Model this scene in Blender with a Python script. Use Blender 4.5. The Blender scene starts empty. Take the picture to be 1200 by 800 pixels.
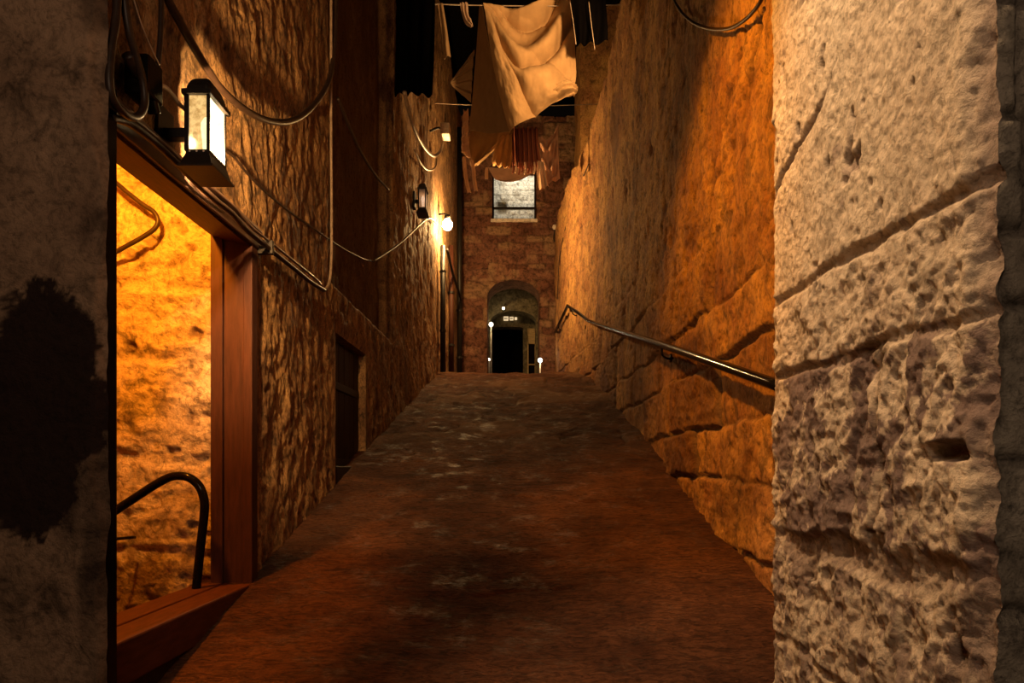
import bpy, bmesh, math, random
import numpy as np
from mathutils import Vector, Matrix

random.seed(7)
C = bpy.context.scene.collection
F = 800.0; CX = 605.0; HY = 546.0          # focal length, alley vanishing point, horizon in the 1200x800 frame

# ------------------------------------------------------------------ noise
def _h(ix, iy, iz, seed):
    n = (ix.astype(np.int64)*374761393 + iy.astype(np.int64)*668265263 + iz.astype(np.int64)*2147483647 + seed*1274126177) & 0xFFFFFFFF
    n = ((n ^ (n >> 13))*1274126177) & 0xFFFFFFFF
    n = (n ^ (n >> 16)) & 0xFFFFFFFF
    return n.astype(np.float64)/4294967295.0*2-1
def vn(x, y, z, seed=0):
    x = np.asarray(x, float); y = np.asarray(y, float)+0*x; z = np.asarray(z, float)+0*x
    ix = np.floor(x); iy = np.floor(y); iz = np.floor(z)
    fx = x-ix; fy = y-iy; fz = z-iz
    s = lambda t: t*t*t*(t*(t*6-15)+10)
    u, v, w = s(fx), s(fy), s(fz)
    r = 0
    for a in (0, 1):
        for b in (0, 1):
            for c in (0, 1):
                r = r + _h(ix+a, iy+b, iz+c, seed)*(u if a else 1-u)*(v if b else 1-v)*(w if c else 1-w)
    return r
def fbm(x, y, z, oct=4, seed=0, gain=.5):
    r = 0; a = 1; t = 0
    for k in range(oct):
        r = r + a*vn(x*2**k, y*2**k, z*2**k, seed+k*17); t += a; a *= gain
    return r/t
def ridged(x, y, z, oct=4, seed=0):
    r = 0; a = 1; t = 0
    for k in range(oct):
        r = r + a*(1-2*np.abs(vn(x*2**k, y*2**k, z*2**k, seed+k*13))); t += a; a *= .55
    return r/t
def ss(a, b, x):
    t = np.clip((x-a)/(b-a), 0, 1); return t*t*(3-2*t)

# ------------------------------------------------------------------ materials
def newmat(name):
    m = bpy.data.materials.new(name); m.use_nodes = True
    nt = m.node_tree; nt.nodes.clear()
    out = nt.nodes.new('ShaderNodeOutputMaterial')
    b = nt.nodes.new('ShaderNodeBsdfPrincipled')
    nt.links.new(b.outputs[0], out.inputs[0])
    return m, nt, b, out
def N(nt, t, **k):
    n = nt.nodes.new(t)
    for a, v in k.items(): setattr(n, a, v)
    return n
def coords(nt, scale=(1, 1, 1)):
    tc = N(nt, 'ShaderNodeTexCoord'); mp = N(nt, 'ShaderNodeMapping')
    mp.inputs['Scale'].default_value = scale
    nt.links.new(tc.outputs['Object'], mp.inputs[0]); return mp.outputs[0]
def noise(nt, co, scale, detail=6, rough=.6, dist=0):
    n = N(nt, 'ShaderNodeTexNoise'); nt.links.new(co, n.inputs['Vector'])
    n.inputs['Scale'].default_value = scale; n.inputs['Detail'].default_value = detail
    n.inputs['Roughness'].default_value = rough; n.inputs['Distortion'].default_value = dist
    return n.outputs['Fac']
def ramp(nt, fac, stops):
    r = N(nt, 'ShaderNodeValToRGB'); nt.links.new(fac, r.inputs[0])
    e = r.color_ramp.elements
    while len(e) < len(stops): e.new(.5)
    for i, (p, c) in enumerate(stops):
        e[i].position = p; e[i].color = (*c, 1) if len(c) == 3 else c
    return r.outputs[0]
def mix(nt, fac, a, b, mode='MIX'):
    n = N(nt, 'ShaderNodeMix', data_type='RGBA', blend_type=mode)
    for s, v in ((n.inputs[0], fac), (n.inputs[6], a), (n.inputs[7], b)):
        if isinstance(v, (int, float)): s.default_value = v
        elif isinstance(v, tuple): s.default_value = (*v, 1)
        else: nt.links.new(v, s)
    return n.outputs[2]
def bump(nt, h, dist, strength=1, prev=None):
    n = N(nt, 'ShaderNodeBump'); nt.links.new(h, n.inputs['Height'])
    n.inputs['Distance'].default_value = dist; n.inputs['Strength'].default_value = strength
    if prev is not None: nt.links.new(prev, n.inputs['Normal'])
    return n.outputs[0]
def attr(nt, name):
    return N(nt, 'ShaderNodeAttribute', attribute_name=name).outputs['Fac']
def g(v): return (v, v, v)

def stone_mat(name, ca, cb, worn, mortar, scale=(1, 1, 1), fine=30, bd=.006, rough=.9, pit=.6, spec=.25, blotch=.45):
    """two tones of the surface, a worn/stained tone, in places painted shade, by attribute 'worn', mortar tone by attribute 'joint'"""
    m, nt, b, out = newmat(name)
    co = coords(nt, scale)
    n1 = noise(nt, co, 2.6, 10, .68, .5); n2 = noise(nt, co, fine, 8, .72, .3); n3 = noise(nt, co, 8.5, 8, .66, .6); n4 = noise(nt, co, 17, 6, .6, 1.5)
    col = mix(nt, ramp(nt, n1, [(.40, g(0)), (.60, g(1))]), ca, cb)
    col = mix(nt, 1.0, col, ramp(nt, n3, [(.36, g(blotch)), (.50, g(1)), (.66, g(1.0))]), 'MULTIPLY')
    col = mix(nt, 1.0, col, ramp(nt, attr(nt, 'cell'), [(0, (.55, .42, .36)), (.5, g(1)), (1, (1.25, 1.25, 1.15))]), 'MULTIPLY')
    col = mix(nt, attr(nt, 'worn'), col, worn)
    col = mix(nt, attr(nt, 'joint'), col, mortar)
    col = mix(nt, pit, col, mix(nt, 1.0, col, ramp(nt, n2, [(.38, g(.25)), (.52, g(1))]), 'MULTIPLY'))
    spots = ramp(nt, n4, [(.33, g(.22)), (.40, g(1))])
    col = mix(nt, pit, col, mix(nt, 1.0, col, spots, 'MULTIPLY'))
    nt.links.new(col, b.inputs['Base Color'])
    b.inputs['Roughness'].default_value = rough
    b.inputs['Specular IOR Level'].default_value = spec
    nb = bump(nt, n3, bd*5); nb = bump(nt, n4, bd*2.2, 1, nb); nb = bump(nt, n2, bd*2.2, 1, nb)
    nt.links.new(nb, b.inputs['Normal'])
    return m
def plain(name, col, rough=.6, metal=0, spec=.5, var=.35, scale=20, bd=.001, stretch=(1, 1, 1), sheen=0):
    m, nt, b, out = newmat(name)
    co = coords(nt, stretch); n = noise(nt, co, scale, 5, .65)
    c = mix(nt, ramp(nt, n, [(.3, g(0)), (.7, g(1))]), tuple(x*(1-var) for x in col), tuple(min(1, x*(1+var)) for x in col))
    nt.links.new(c, b.inputs['Base Color'])
    b.inputs['Roughness'].default_value = rough; b.inputs['Metallic'].default_value = metal
    b.inputs['Specular IOR Level'].default_value = spec
    if sheen: b.inputs['Sheen Weight'].default_value = sheen
    nt.links.new(bump(nt, n, bd), b.inputs['Normal'])
    return m
def emit(name, col, s):
    m, nt, b, out = newmat(name); nt.nodes.remove(b)
    e = N(nt, 'ShaderNodeEmission'); e.inputs[0].default_value = (*col, 1); e.inputs[1].default_value = s
    nt.links.new(e.outputs[0], out.inputs[0]); return m
def pane_mat(name, col, diffuse=.3, seed=0):
    m, nt, b, out = newmat(name); nt.nodes.remove(b)
    t = N(nt, 'ShaderNodeBsdfTransparent'); t.inputs[0].default_value = (*col, 1)
    d = N(nt, 'ShaderNodeBsdfTranslucent')
    co = coords(nt); n = noise(nt, co, 60, 4, .6)
    nt.links.new(ramp(nt, n, [(.3, tuple(x*.6 for x in col)), (.6, col)]), d.inputs[0])
    x = N(nt, 'ShaderNodeMixShader'); x.inputs[0].default_value = diffuse
    gl = N(nt, 'ShaderNodeBsdfGlossy'); gl.inputs['Roughness'].default_value = .15
    y = N(nt, 'ShaderNodeMixShader'); y.inputs[0].default_value = .06
    nt.links.new(t.outputs[0], x.inputs[1]); nt.links.new(d.outputs[0], x.inputs[2])
    nt.links.new(x.outputs[0], y.inputs[1]); nt.links.new(gl.outputs[0], y.inputs[2])
    nt.links.new(y.outputs[0], out.inputs[0]); return m
def cloth_mat(name, col, trans=.3, scale=300, var=.2):
    m, nt, b, out = newmat(name)
    co = coords(nt); w = noise(nt, co, 7, 5, .6); f = noise(nt, co, scale, 2, .5)
    c = mix(nt, ramp(nt, w, [(.35, g(0)), (.7, g(1))]), tuple(x*(1-var) for x in col), col)
    nt.links.new(c, b.inputs['Base Color']); b.inputs['Roughness'].default_value = .95
    b.inputs['Specular IOR Level'].default_value = .1
    nt.links.new(bump(nt, f, .0015), b.inputs['Normal'])
    d = N(nt, 'ShaderNodeBsdfTranslucent'); nt.links.new(c, d.inputs[0])
    x = N(nt, 'ShaderNodeMixShader'); x.inputs[0].default_value = trans
    nt.links.new(b.outputs[0], x.inputs[1]); nt.links.new(d.outputs[0], x.inputs[2]); nt.links.new(x.outputs[0], out.inputs[0])
    return m

M = {}
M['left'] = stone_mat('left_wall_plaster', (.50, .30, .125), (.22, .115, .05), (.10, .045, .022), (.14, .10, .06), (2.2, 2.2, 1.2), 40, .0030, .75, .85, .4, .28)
M['right'] = stone_mat('right_wall_stone', (.54, .29, .09), (.32, .14, .05), (.12, .05, .03), (.20, .13, .08), (1, 1, .8), 38, .005, .85, .6, .3)
M['pier'] = stone_mat('limewashed_stone', (.70, .58, .43), (.60, .48, .35), (.23, .165, .14), (.30, .22, .16), (1, 1, 1), 55, .0022, .9, .5, .2, .72)
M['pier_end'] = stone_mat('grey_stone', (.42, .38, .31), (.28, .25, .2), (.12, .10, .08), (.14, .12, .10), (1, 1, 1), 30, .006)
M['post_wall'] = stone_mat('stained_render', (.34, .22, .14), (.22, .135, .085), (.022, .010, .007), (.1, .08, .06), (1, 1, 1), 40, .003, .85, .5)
M['back'] = stone_mat('back_rubble', (.32, .15, .09), (.20, .085, .055), (.40, .24, .13), (.10, .05, .03), (1, 1, 1), 14, .012, .9, .7)
M['inner'] = stone_mat('stairwell_plaster', (.75, .55, .33), (.55, .38, .22), (.20, .11, .06), (.3, .2, .1), (1, 1, 1), 30, .006, .7, .6, .4)
M['white_brick'] = stone_mat('whitewashed_brick', (.80, .78, .70), (.66, .63, .54), (.2, .16, .1), (.35, .33, .28), (1, 1, 1), 20, .006)
M['passage'] = stone_mat('passage_plaster', (.30, .24, .13), (.18, .14, .08), (.08, .06, .03), (.1, .08, .05), (1, 1, 1), 16, .008)
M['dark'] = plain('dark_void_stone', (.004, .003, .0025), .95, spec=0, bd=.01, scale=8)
M['black_paint'] = plain('black_gloss_paint', (.005, .004, .003), .12, spec=.12, bd=.0006, scale=40)
M['rubber'] = plain('dark_cable_rubber', (.028, .016, .011), .45, spec=.3, bd=.0008, scale=30)
M['cable_pale'] = plain('pale_dusty_cable', (.34, .25, .17), .45, bd=.0008, scale=30)
M['iron'] = plain('black_iron', (.012, .009, .007), .5, metal=.0, spec=.3, bd=.0006, scale=60)
M['redwood'] = plain('red_brown_timber', (.075, .022, .010), .6, spec=.2, bd=.0015, scale=9, stretch=(6, 1, 6))
M['redwood_v'] = plain('red_brown_timber_upright', (.045, .014, .007), .6, spec=.2, bd=.0012, scale=9, stretch=(6, 6, .7))
M['darkwood'] = plain('dark_timber', (.018, .009, .006), .6, spec=.2, bd=.002, scale=9, stretch=(6, 6, .7))
M['lintel'] = plain('lintel_plate', (.10, .06, .045), .3, spec=.6, bd=.002, scale=10)
M['white_plastic'] = plain('pale_plastic', (.72, .62, .50), .5, bd=.0005)
M['pane'] = pane_mat('lantern_glass', (1, .9, .75), .02)
def lit_pane(name, c0, c1, e, through):
    """frosted lamp glass: glows from the lamp behind it and lets part of the light through"""
    m, nt, b, out = newmat(name); nt.nodes.remove(b)
    em = N(nt, 'ShaderNodeEmission'); em.inputs[1].default_value = e
    nt.links.new(ramp(nt, noise(nt, coords(nt), 55, 4, .6), [(.38, c0), (.6, c1)]), em.inputs[0])
    t = N(nt, 'ShaderNodeBsdfTransparent'); x = N(nt, 'ShaderNodeMixShader'); x.inputs[0].default_value = 1-through
    nt.links.new(t.outputs[0], x.inputs[1]); nt.links.new(em.outputs[0], x.inputs[2]); nt.links.new(x.outputs[0], out.inputs[0]); return m
M['pane_front'] = lit_pane('amber_frosted_glass', (.62, .34, .10), (1, .62, .22), 1.0, .02)
M['pane_side'] = lit_pane('bright_frosted_glass', (1, .74, .36), (1, .86, .5), 3.2, .20)
M['pane_pale'] = pane_mat('pale_lantern_glass', (1, .82, .66), .6)
M['bulb'] = emit('lit_bulb', (1, .74, .40), 60)
M['bulb_far'] = emit('lit_far_bulb', (1, .86, .55), 90)
M['bulb_small'] = emit('small_lit_lamp', (1, .90, .70), 9)
M['bulb_pale'] = emit('dim_bulb', (1, .78, .6), 1.6)
M['sign_lit'] = emit('lit_sign', (1, .72, .40), .9)

# floor: worn brown concrete and flags, brushed crosswise, damp sheen
def floor_mat():
    m, nt, b, out = newmat('worn_brown_paving')
    co = coords(nt, (1, 1, 1)); cs = coords(nt, (.8, 2.6, 1))
    n1 = noise(nt, co, 1.7, 8, .65, .4); n2 = noise(nt, cs, 12, 9, .68, 2.2); n3 = noise(nt, co, 45, 5, .7)
    col = mix(nt, ramp(nt, n1, [(.40, g(0)), (.62, g(1))]), (.085, .030, .014), (.20, .078, .034))
    col = mix(nt, .8, col, ramp(nt, n2, [(.40, g(.25)), (.54, g(1))]), 'MULTIPLY')
    col = mix(nt, .5, col, ramp(nt, n3, [(.3, g(.5)), (.6, g(1))]), 'MULTIPLY')
    col = mix(nt, attr(nt, 'joint'), col, (.05, .028, .017))
    col = mix(nt, attr(nt, 'worn'), col, (.30, .17, .09))
    nt.links.new(col, b.inputs['Base Color'])
    rr = ramp(nt, noise(nt, co, 5, 6, .7), [(.36, g(.42)), (.46, g(.80)), (.62, g(.92))])
    nt.links.new(rr, b.inputs['Roughness']); b.inputs['Specular IOR Level'].default_value = .16
    nb = bump(nt, n2, .045); nb = bump(nt, n1, .05, 1, nb); nb = bump(nt, n3, .010, 1, nb)
    nt.links.new(nb, b.inputs['Normal']); return m
M['floor'] = floor_mat()

# ------------------------------------------------------------------ objects
def tag(o, label=None, cat=None, group=None, kind=None):
    if label: o['label'] = label
    if cat: o['category'] = cat
    if group: o['group'] = group
    if kind: o['kind'] = kind
    return o
def empty(name, loc=(0, 0, 0)):
    o = bpy.data.objects.new(name, None); C.objects.link(o); o.location = loc
    o.empty_display_size = .05; return o
def link(name, me, mat, parent=None):
    o = bpy.data.objects.new(name, me); C.objects.link(o)
    if mat: me.materials.append(mat)
    if parent:
        o.parent = parent
        o.matrix_parent_inverse = Matrix.Translation(parent.location).inverted()
    return o
def bm_obj(name, bm, mat, parent=None, smooth=False):
    bmesh.ops.recalc_face_normals(bm, faces=bm.faces)
    me = bpy.data.meshes.new(name); bm.to_mesh(me); bm.free()
    if smooth: me.shade_smooth()
    return link(name, me, mat, parent)

class Surf:
    """grids of (nu x nv) points gathered into one smooth mesh with float attributes"""
    def __init__(s): s.v = []; s.f = []; s.a = {'worn': [], 'joint': [], 'cell': []}; s.n = 0
    def grid(s, P, worn=None, joint=None, keep=None, flip=False, cell=None):
        nu, nv = P.shape[:2]
        idx = np.arange(nu*nv).reshape(nu, nv)+s.n
        q = np.stack([idx[:-1, :-1], idx[1:, :-1], idx[1:, 1:], idx[:-1, 1:]], -1)
        q = q[keep] if keep is not None else q.reshape(-1, 4)
        if flip: q = q[:, ::-1]
        s.v.append(P.reshape(-1, 3)); s.f.append(q.reshape(-1, 4)); s.n += nu*nv
        for k, w in (('worn', worn), ('joint', joint), ('cell', .5 if cell is None else cell*.5+.5)):
            s.a[k].append(np.zeros(nu*nv) if w is None else (np.zeros((nu, nv))+w).reshape(-1))
    def build(s, name, mat, parent=None):
        V = np.concatenate(s.v).astype(np.float32); Q = np.concatenate(s.f).astype(np.int32)
        me = bpy.data.meshes.new(name)
        me.vertices.add(len(V)); me.vertices.foreach_set('co', V.reshape(-1))
        me.loops.add(len(Q)*4); me.loops.foreach_set('vertex_index', Q.reshape(-1))
        me.polygons.add(len(Q)); me.polygons.foreach_set('loop_start', np.arange(0, len(Q)*4, 4, dtype=np.int32))
        me.update(calc_edges=True); me.validate()
        for k, w in s.a.items():
            at = me.attributes.new(k, 'FLOAT', 'POINT'); at.data.foreach_set('value', np.clip(np.concatenate(w), 0, 1).astype(np.float32))
        me.shade_smooth()
        return link(name, me, mat, parent)

def box(bm, x0, x1, y0, y1, z0, z1, bev=0):
    vs = [bm.verts.new((x, y, z)) for z in (z0, z1) for (x, y) in ((x0, y0), (x1, y0), (x1, y1), (x0, y1))]
    fs = [bm.faces.new([vs[i] for i in q]) for q in ((3, 2, 1, 0), (4, 5, 6, 7), (0, 1, 5, 4), (1, 2, 6, 5), (2, 3, 7, 6), (3, 0, 4, 7))]
    if bev:
        es = {e for f in fs for e in f.edges}
        bmesh.ops.bevel(bm, geom=list(es), offset=bev, segments=2, affect='EDGES', profile=.5)
def prism(bm, pts, axis, a0, a1):
    """closed polygon pts extruded along axis (0,1,2)"""
    def mk(p, a):
        l = list(p); l.insert(axis, a); return bm.verts.new(l)
    A = [mk(p, a0) for p in pts]; B = [mk(p, a1) for p in pts]; n = len(pts)
    bm.faces.new(A); bm.faces.new(B[::-1])
    for i in range(n): bm.faces.new((A[i], B[i], B[(i+1) % n], A[(i+1) % n]))
def catmull(pts, n=8):
    P = [Vector(p) for p in pts]; out = []
    P = [P[0]*2-P[1]]+P+[P[-1]*2-P[-2]]
    for i in range(1, len(P)-2):
        for k in range(n):
            t = k/n; a, b, c, d = P[i-1:i+3]
            out.append(.5*((2*b)+(c-a)*t+(2*a-5*b+4*c-d)*t*t+(3*b-a-3*c+d)*t**3))
    out.append(P[-2]); return out
def tube(bm, pts, r, seg=8, smooth=True, n=8, closed=False):
    P = catmull(pts, n) if smooth else [Vector(p) for p in pts]
    rings = []; up = None
    for i, p in enumerate(P):
        t = (P[min(i+1, len(P)-1)]-P[max(i-1, 0)]).normalized()
        if up is None:
            up = t.orthogonal().normalized()
        up = (up-t*up.dot(t)); up = up.normalized() if up.length > 1e-6 else t.orthogonal().normalized()
        w = t.cross(up)
        rr = r(i/(len(P)-1)) if callable(r) else r
        rings.append([bm.verts.new(p+(up*math.cos(2*math.pi*k/seg)+w*math.sin(2*math.pi*k/seg))*rr) for k in range(seg)])
    for a, b in zip(rings, rings[1:]):
        for k in range(seg): bm.faces.new((a[k], a[(k+1) % seg], b[(k+1) % seg], b[k]))
    bm.faces.new(rings[0][::-1]); bm.faces.new(rings[-1])
def lathe(bm, prof, c, seg=20, axis='Z'):
    rings = []
    for r, z in prof:
        ring = []
        for k in range(seg):
            a = 2*math.pi*k/seg
            v = (r*math.cos(a), r*math.sin(a), z)
            if axis == 'X': v = (z, v[0], v[1])
            if axis == 'Y': v = (v[0], z, v[1])
            ring.append(bm.verts.new((c[0]+v[0], c[1]+v[1], c[2]+v[2])))
        rings.append(ring)
    for a, b in zip(rings, rings[1:]):
        for k in range(seg): bm.faces.new((a[k], a[(k+1) % seg], b[(k+1) % seg], b[k]))
    bm.faces.new(rings[0][::-1]); bm.faces.new(rings[-1])
def one(fn, name, mat, parent=None, smooth=False):
    bm = bmesh.new(); fn(bm); return bm_obj(name, bm, mat, parent, smooth)
# where a line of sight of the photograph meets a plane of the place
def onX(px, py, X): Y = F*X/(px-CX); return Vector((X, Y, (HY-py)/F*Y))
def onY(px, py, Y): return Vector(((px-CX)/F*Y, Y, (HY-py)/F*Y))

# ------------------------------------------------------------------ the place
H0 = 1.5; SL = .266; YC = 12.0; ZC = 1.74; YB = 15.5
def floorz(y):
    y = np.asarray(y, float); r = -H0+SL*y
    k = .10
    return -k*np.log(np.exp(-r/k)+math.exp(-ZC/k))       # soft crest
def lx(y): return -1.35+.06*ss(9, 15, np.asarray(y, float))          # plan of the left wall
RY = [0, 9.6, 10.6, 12, 14.2, 15.6, 17]; RX = [1.22, 1.22, 1.17, 1.0, .86, .91, .93]
def rx(y): return np.interp(y, RY, RX)
def geo(y0, y1, d, extra=(), h=1.0):
    """steps that grow with distance: spacing d*y, never below .006"""
    out = [y0]
    while out[-1] < y1: out.append(out[-1]+max(.006, d*out[-1])*h)
    out[-1] = y1
    out = [o for o in out if all(abs(o-e) > .4*d*o for e in extra)]+list(extra)
    return np.array(sorted(out))

# ---- floor
def build_floor():
    ys = geo(.2, 17.6, .0042)
    us = np.linspace(0, 1, 200)
    Y, U = np.meshgrid(ys, us, indexing='ij')
    x0 = -1.62+.2*ss(11, 14, Y); x1 = 1.5
    X = x0+(x1-x0)*U
    Z = floorz(Y)
    Z = Z-.045*np.exp(-((X+.0)/.55)**2)*.3+.02*fbm(X*1.1, Y*.8, 0, 4, 3)+.03*ss(.9, 1.25, X)*ss(5, 8, Y)
    br = ridged(X*3+fbm(X*2, Y*2, 0, 3, 4)*1.5, Y*11+2.0*fbm(X*1.5, Y*1.5, 0, 3, 8), 0, 3, 9)
    Z = Z+.005*br+.006*fbm(X*9, Y*9, 4, 4, 19, .6)
    # flagstones toward the crest
    sx = .55; sy = .62
    row = np.floor((Y+.45*fbm(X*1.3, Y*.9, 0, 3, 21))/sy)
    fy = (Y+.45*fbm(X*1.3, Y*.9, 0, 3, 21))/sy-row
    xx = X+.2*_h(row, row*0, row*0, 5)+.35*fbm(X, Y*1.5, 0, 3, 31)
    fx = xx/sx-np.floor(xx/sx); cell = _h(np.floor(xx/sx), row, row*0, 9)
    e = np.minimum(np.minimum(fx, 1-fx)*sx, np.minimum(fy, 1-fy)*sy)
    fl = ss(5.6, 7.2, Y+.9*fbm(X*1.4, Y*1.4, 0, 3, 41))
    j = (1-ss(.008, .035, e+.01*fbm(X*8, Y*8, 0, 2, 7)))*fl
    j = j*ss(-.25, .35, fbm(X*1.7, Y*1.7, 0, 3, 55)); Z = Z-.018*j+.014*cell*fl+.030*fl*fbm(X*4, Y*4, 0, 4, 51)
    # broad cracks across the brushed concrete
    for yc, s in ((4.9, 61), (5.75, 71), (3.4, 75)):
        d = np.abs(Y-yc-.25*fbm(X*1.3, 0*X, 0, 3, s))
        Z = Z-.014*np.exp(-(d/.02)**2)*ss(.0, .3, fbm(X*1.5, Y, 1, 2, s+3)+.25)
    worn = .35*fl*ss(0, .7, cell)
    S = Surf(); S.grid(np.stack([X, Y, Z], -1), worn, j*.8)
    o = S.build('floor', M['floor']); tag(o, kind='structure')
    return o
build_floor()

def course_pattern(a, z, courses, joints, rnd=.75, seed=3, wob=.012, vs=1.0):
    """a = distance along, z = height. courses = sorted heights; joints = {course index: [positions]} or random.
       Returns distance to the nearest joint and a per-stone random number."""
    zz = z+wob*fbm(a*2, z*2, 0, 3, seed); aa = a+wob*fbm(a*2, z*2, 5, 3, seed+1)
    cs = np.array(courses); ci = np.clip(np.searchsorted(cs, zz)-1, 0, len(cs)-2)
    dz = np.minimum(np.abs(zz-cs[ci]), np.abs(cs[ci+1]-zz))
    d = dz.copy(); cell = np.zeros_like(a)
    for c in range(len(cs)-1):
        m = ci == c
        if not m.any(): continue
        if c in joints: js = np.array(sorted(joints[c]))
        else:
            r = random.Random(seed*100+c); p = -1+r.random(); js = []
            while p < 22: js.append(p); p += rnd*(.6+.9*r.random())
            js = np.array(js)
        k = np.searchsorted(js, aa[m])
        lo = np.where(k > 0, js[np.clip(k-1, 0, len(js)-1)], -99); hi = np.where(k < len(js), js[np.clip(k, 0, len(js)-1)], 99)
        d[m] = np.minimum(d[m], np.minimum(aa[m]-lo, hi-aa[m])*vs)
        cell[m] = _h(k, np.full(k.shape, c), k*0, seed+2)
    return d, cell

# ---- right wall
def build_right():
    ys = geo(1.9, YB+.2, .0036); 
    ztop = 5.25
    zs = np.concatenate([np.arange(-1.3, 2.6, .014), np.arange(2.6, ztop, .03), [ztop]])
    Y, Z = np.meshgrid(ys, zs, indexing='ij')
    top = 5.2+.25*np.interp(Y, [0, 8, 11, 16], [1, .9, -.2, .2])+.06*fbm(Y*3, 0*Y, 0, 3, 3)
    Zr = -1.3+(Z+1.3)*(top+1.3)/(ztop+1.3)
    courses = [-1.4, -.85, -.48, -.08, .25, .65, .98, 1.45, 1.9, 2.35, 2.85, 3.4, 4.0, 4.6, 5.2, 6, 7]
    joints = {2: [2.6, 3.25, 3.82, 4.75, 5.6, 6.5], 3: [2.5, 4.65, 5.67, 6.4, 7.1, 8.0, 8.9, 10], 4: [2.4, 4.15, 5.38, 6.6, 7.5, 8.7, 9.8], 5: [3.0, 4.6, 5.9, 7.2, 8.3, 9.5]}
    d, cell = course_pattern(Y, Zr, courses, joints, .8, 5, .045, .5)
    low = 1-ss(.75, 1.5, Zr-.10*(Y-3)+.25*fbm(Y, Zr, 0, 3, 8))       # joints show low down, render above
    j = (1-ss(.003, .024, d+.012*fbm(Y*9, Zr*9, 0, 3, 2)))*(.35+.65*ss(-.4, .1, fbm(Y*1.6, Zr*2.5, 6, 3, 66)))
    D = -.036*j*(low*.9+.1)+.022*cell*low
    D = D+.020*fbm(Y*1.6, Zr*1.2, 0, 4, 12)+.018*(fbm(Y*7, Zr*5, 0, 5, 13, .6))
    D = D+.012*fbm(Y*22, Zr*20, 0, 3, 23, .6)*(.6+.9*ss(-.2, .4, cell))
    p = ridged(Y*4, Zr*2.2+Y*1.2, 0, 4, 14); D = D-.02*ss(.45, .8, p)*(1-low*.6)
    rough = ss(6.5, 10, Y); D = D+.035*rough*ridged(Y*2.4, Zr*1.1, 2, 4, 19)
    X = rx(Y)-D
    worn = .75*low*ss(.4, .7, cell)+.65*ss(.2, .5, fbm(Y*1.3, Zr*1.8, 3, 5, 31))*.8+.7*ss(.5, .8, p)*(1-low)
    dk = np.exp(-(((Y-4.75)/.42)**4+((Zr-(.80+.0*Y))/.10)**4)); worn = np.maximum(worn, dk)
    S = Surf(); S.grid(np.stack([X, Y, Zr], -1), worn, j*low*.8, cell=cell*low)
    # top of the wall and its back
    ed = np.stack([X[:, -1], Y[:, -1], Zr[:, -1]], -1)
    t = np.linspace(0, 1, 8)[None, :, None]
    bk = ed+np.array([.55, 0, .03]); T = ed[:, None, :]*(1-t)+bk[:, None, :]*t
    T[..., 2] += .05*fbm(T[..., 0]*4, T[..., 1]*4, 0, 3, 3)*(t[..., 0] > 0)
    S.grid(T, .2)
    lo = bk.copy(); lo[:, 2] = -1.3
    T = np.stack([T[:, -1], lo], 1); S.grid(T)
    o = S.build('wall_right', M['right']); tag(o, kind='structure')
build_right()

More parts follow.
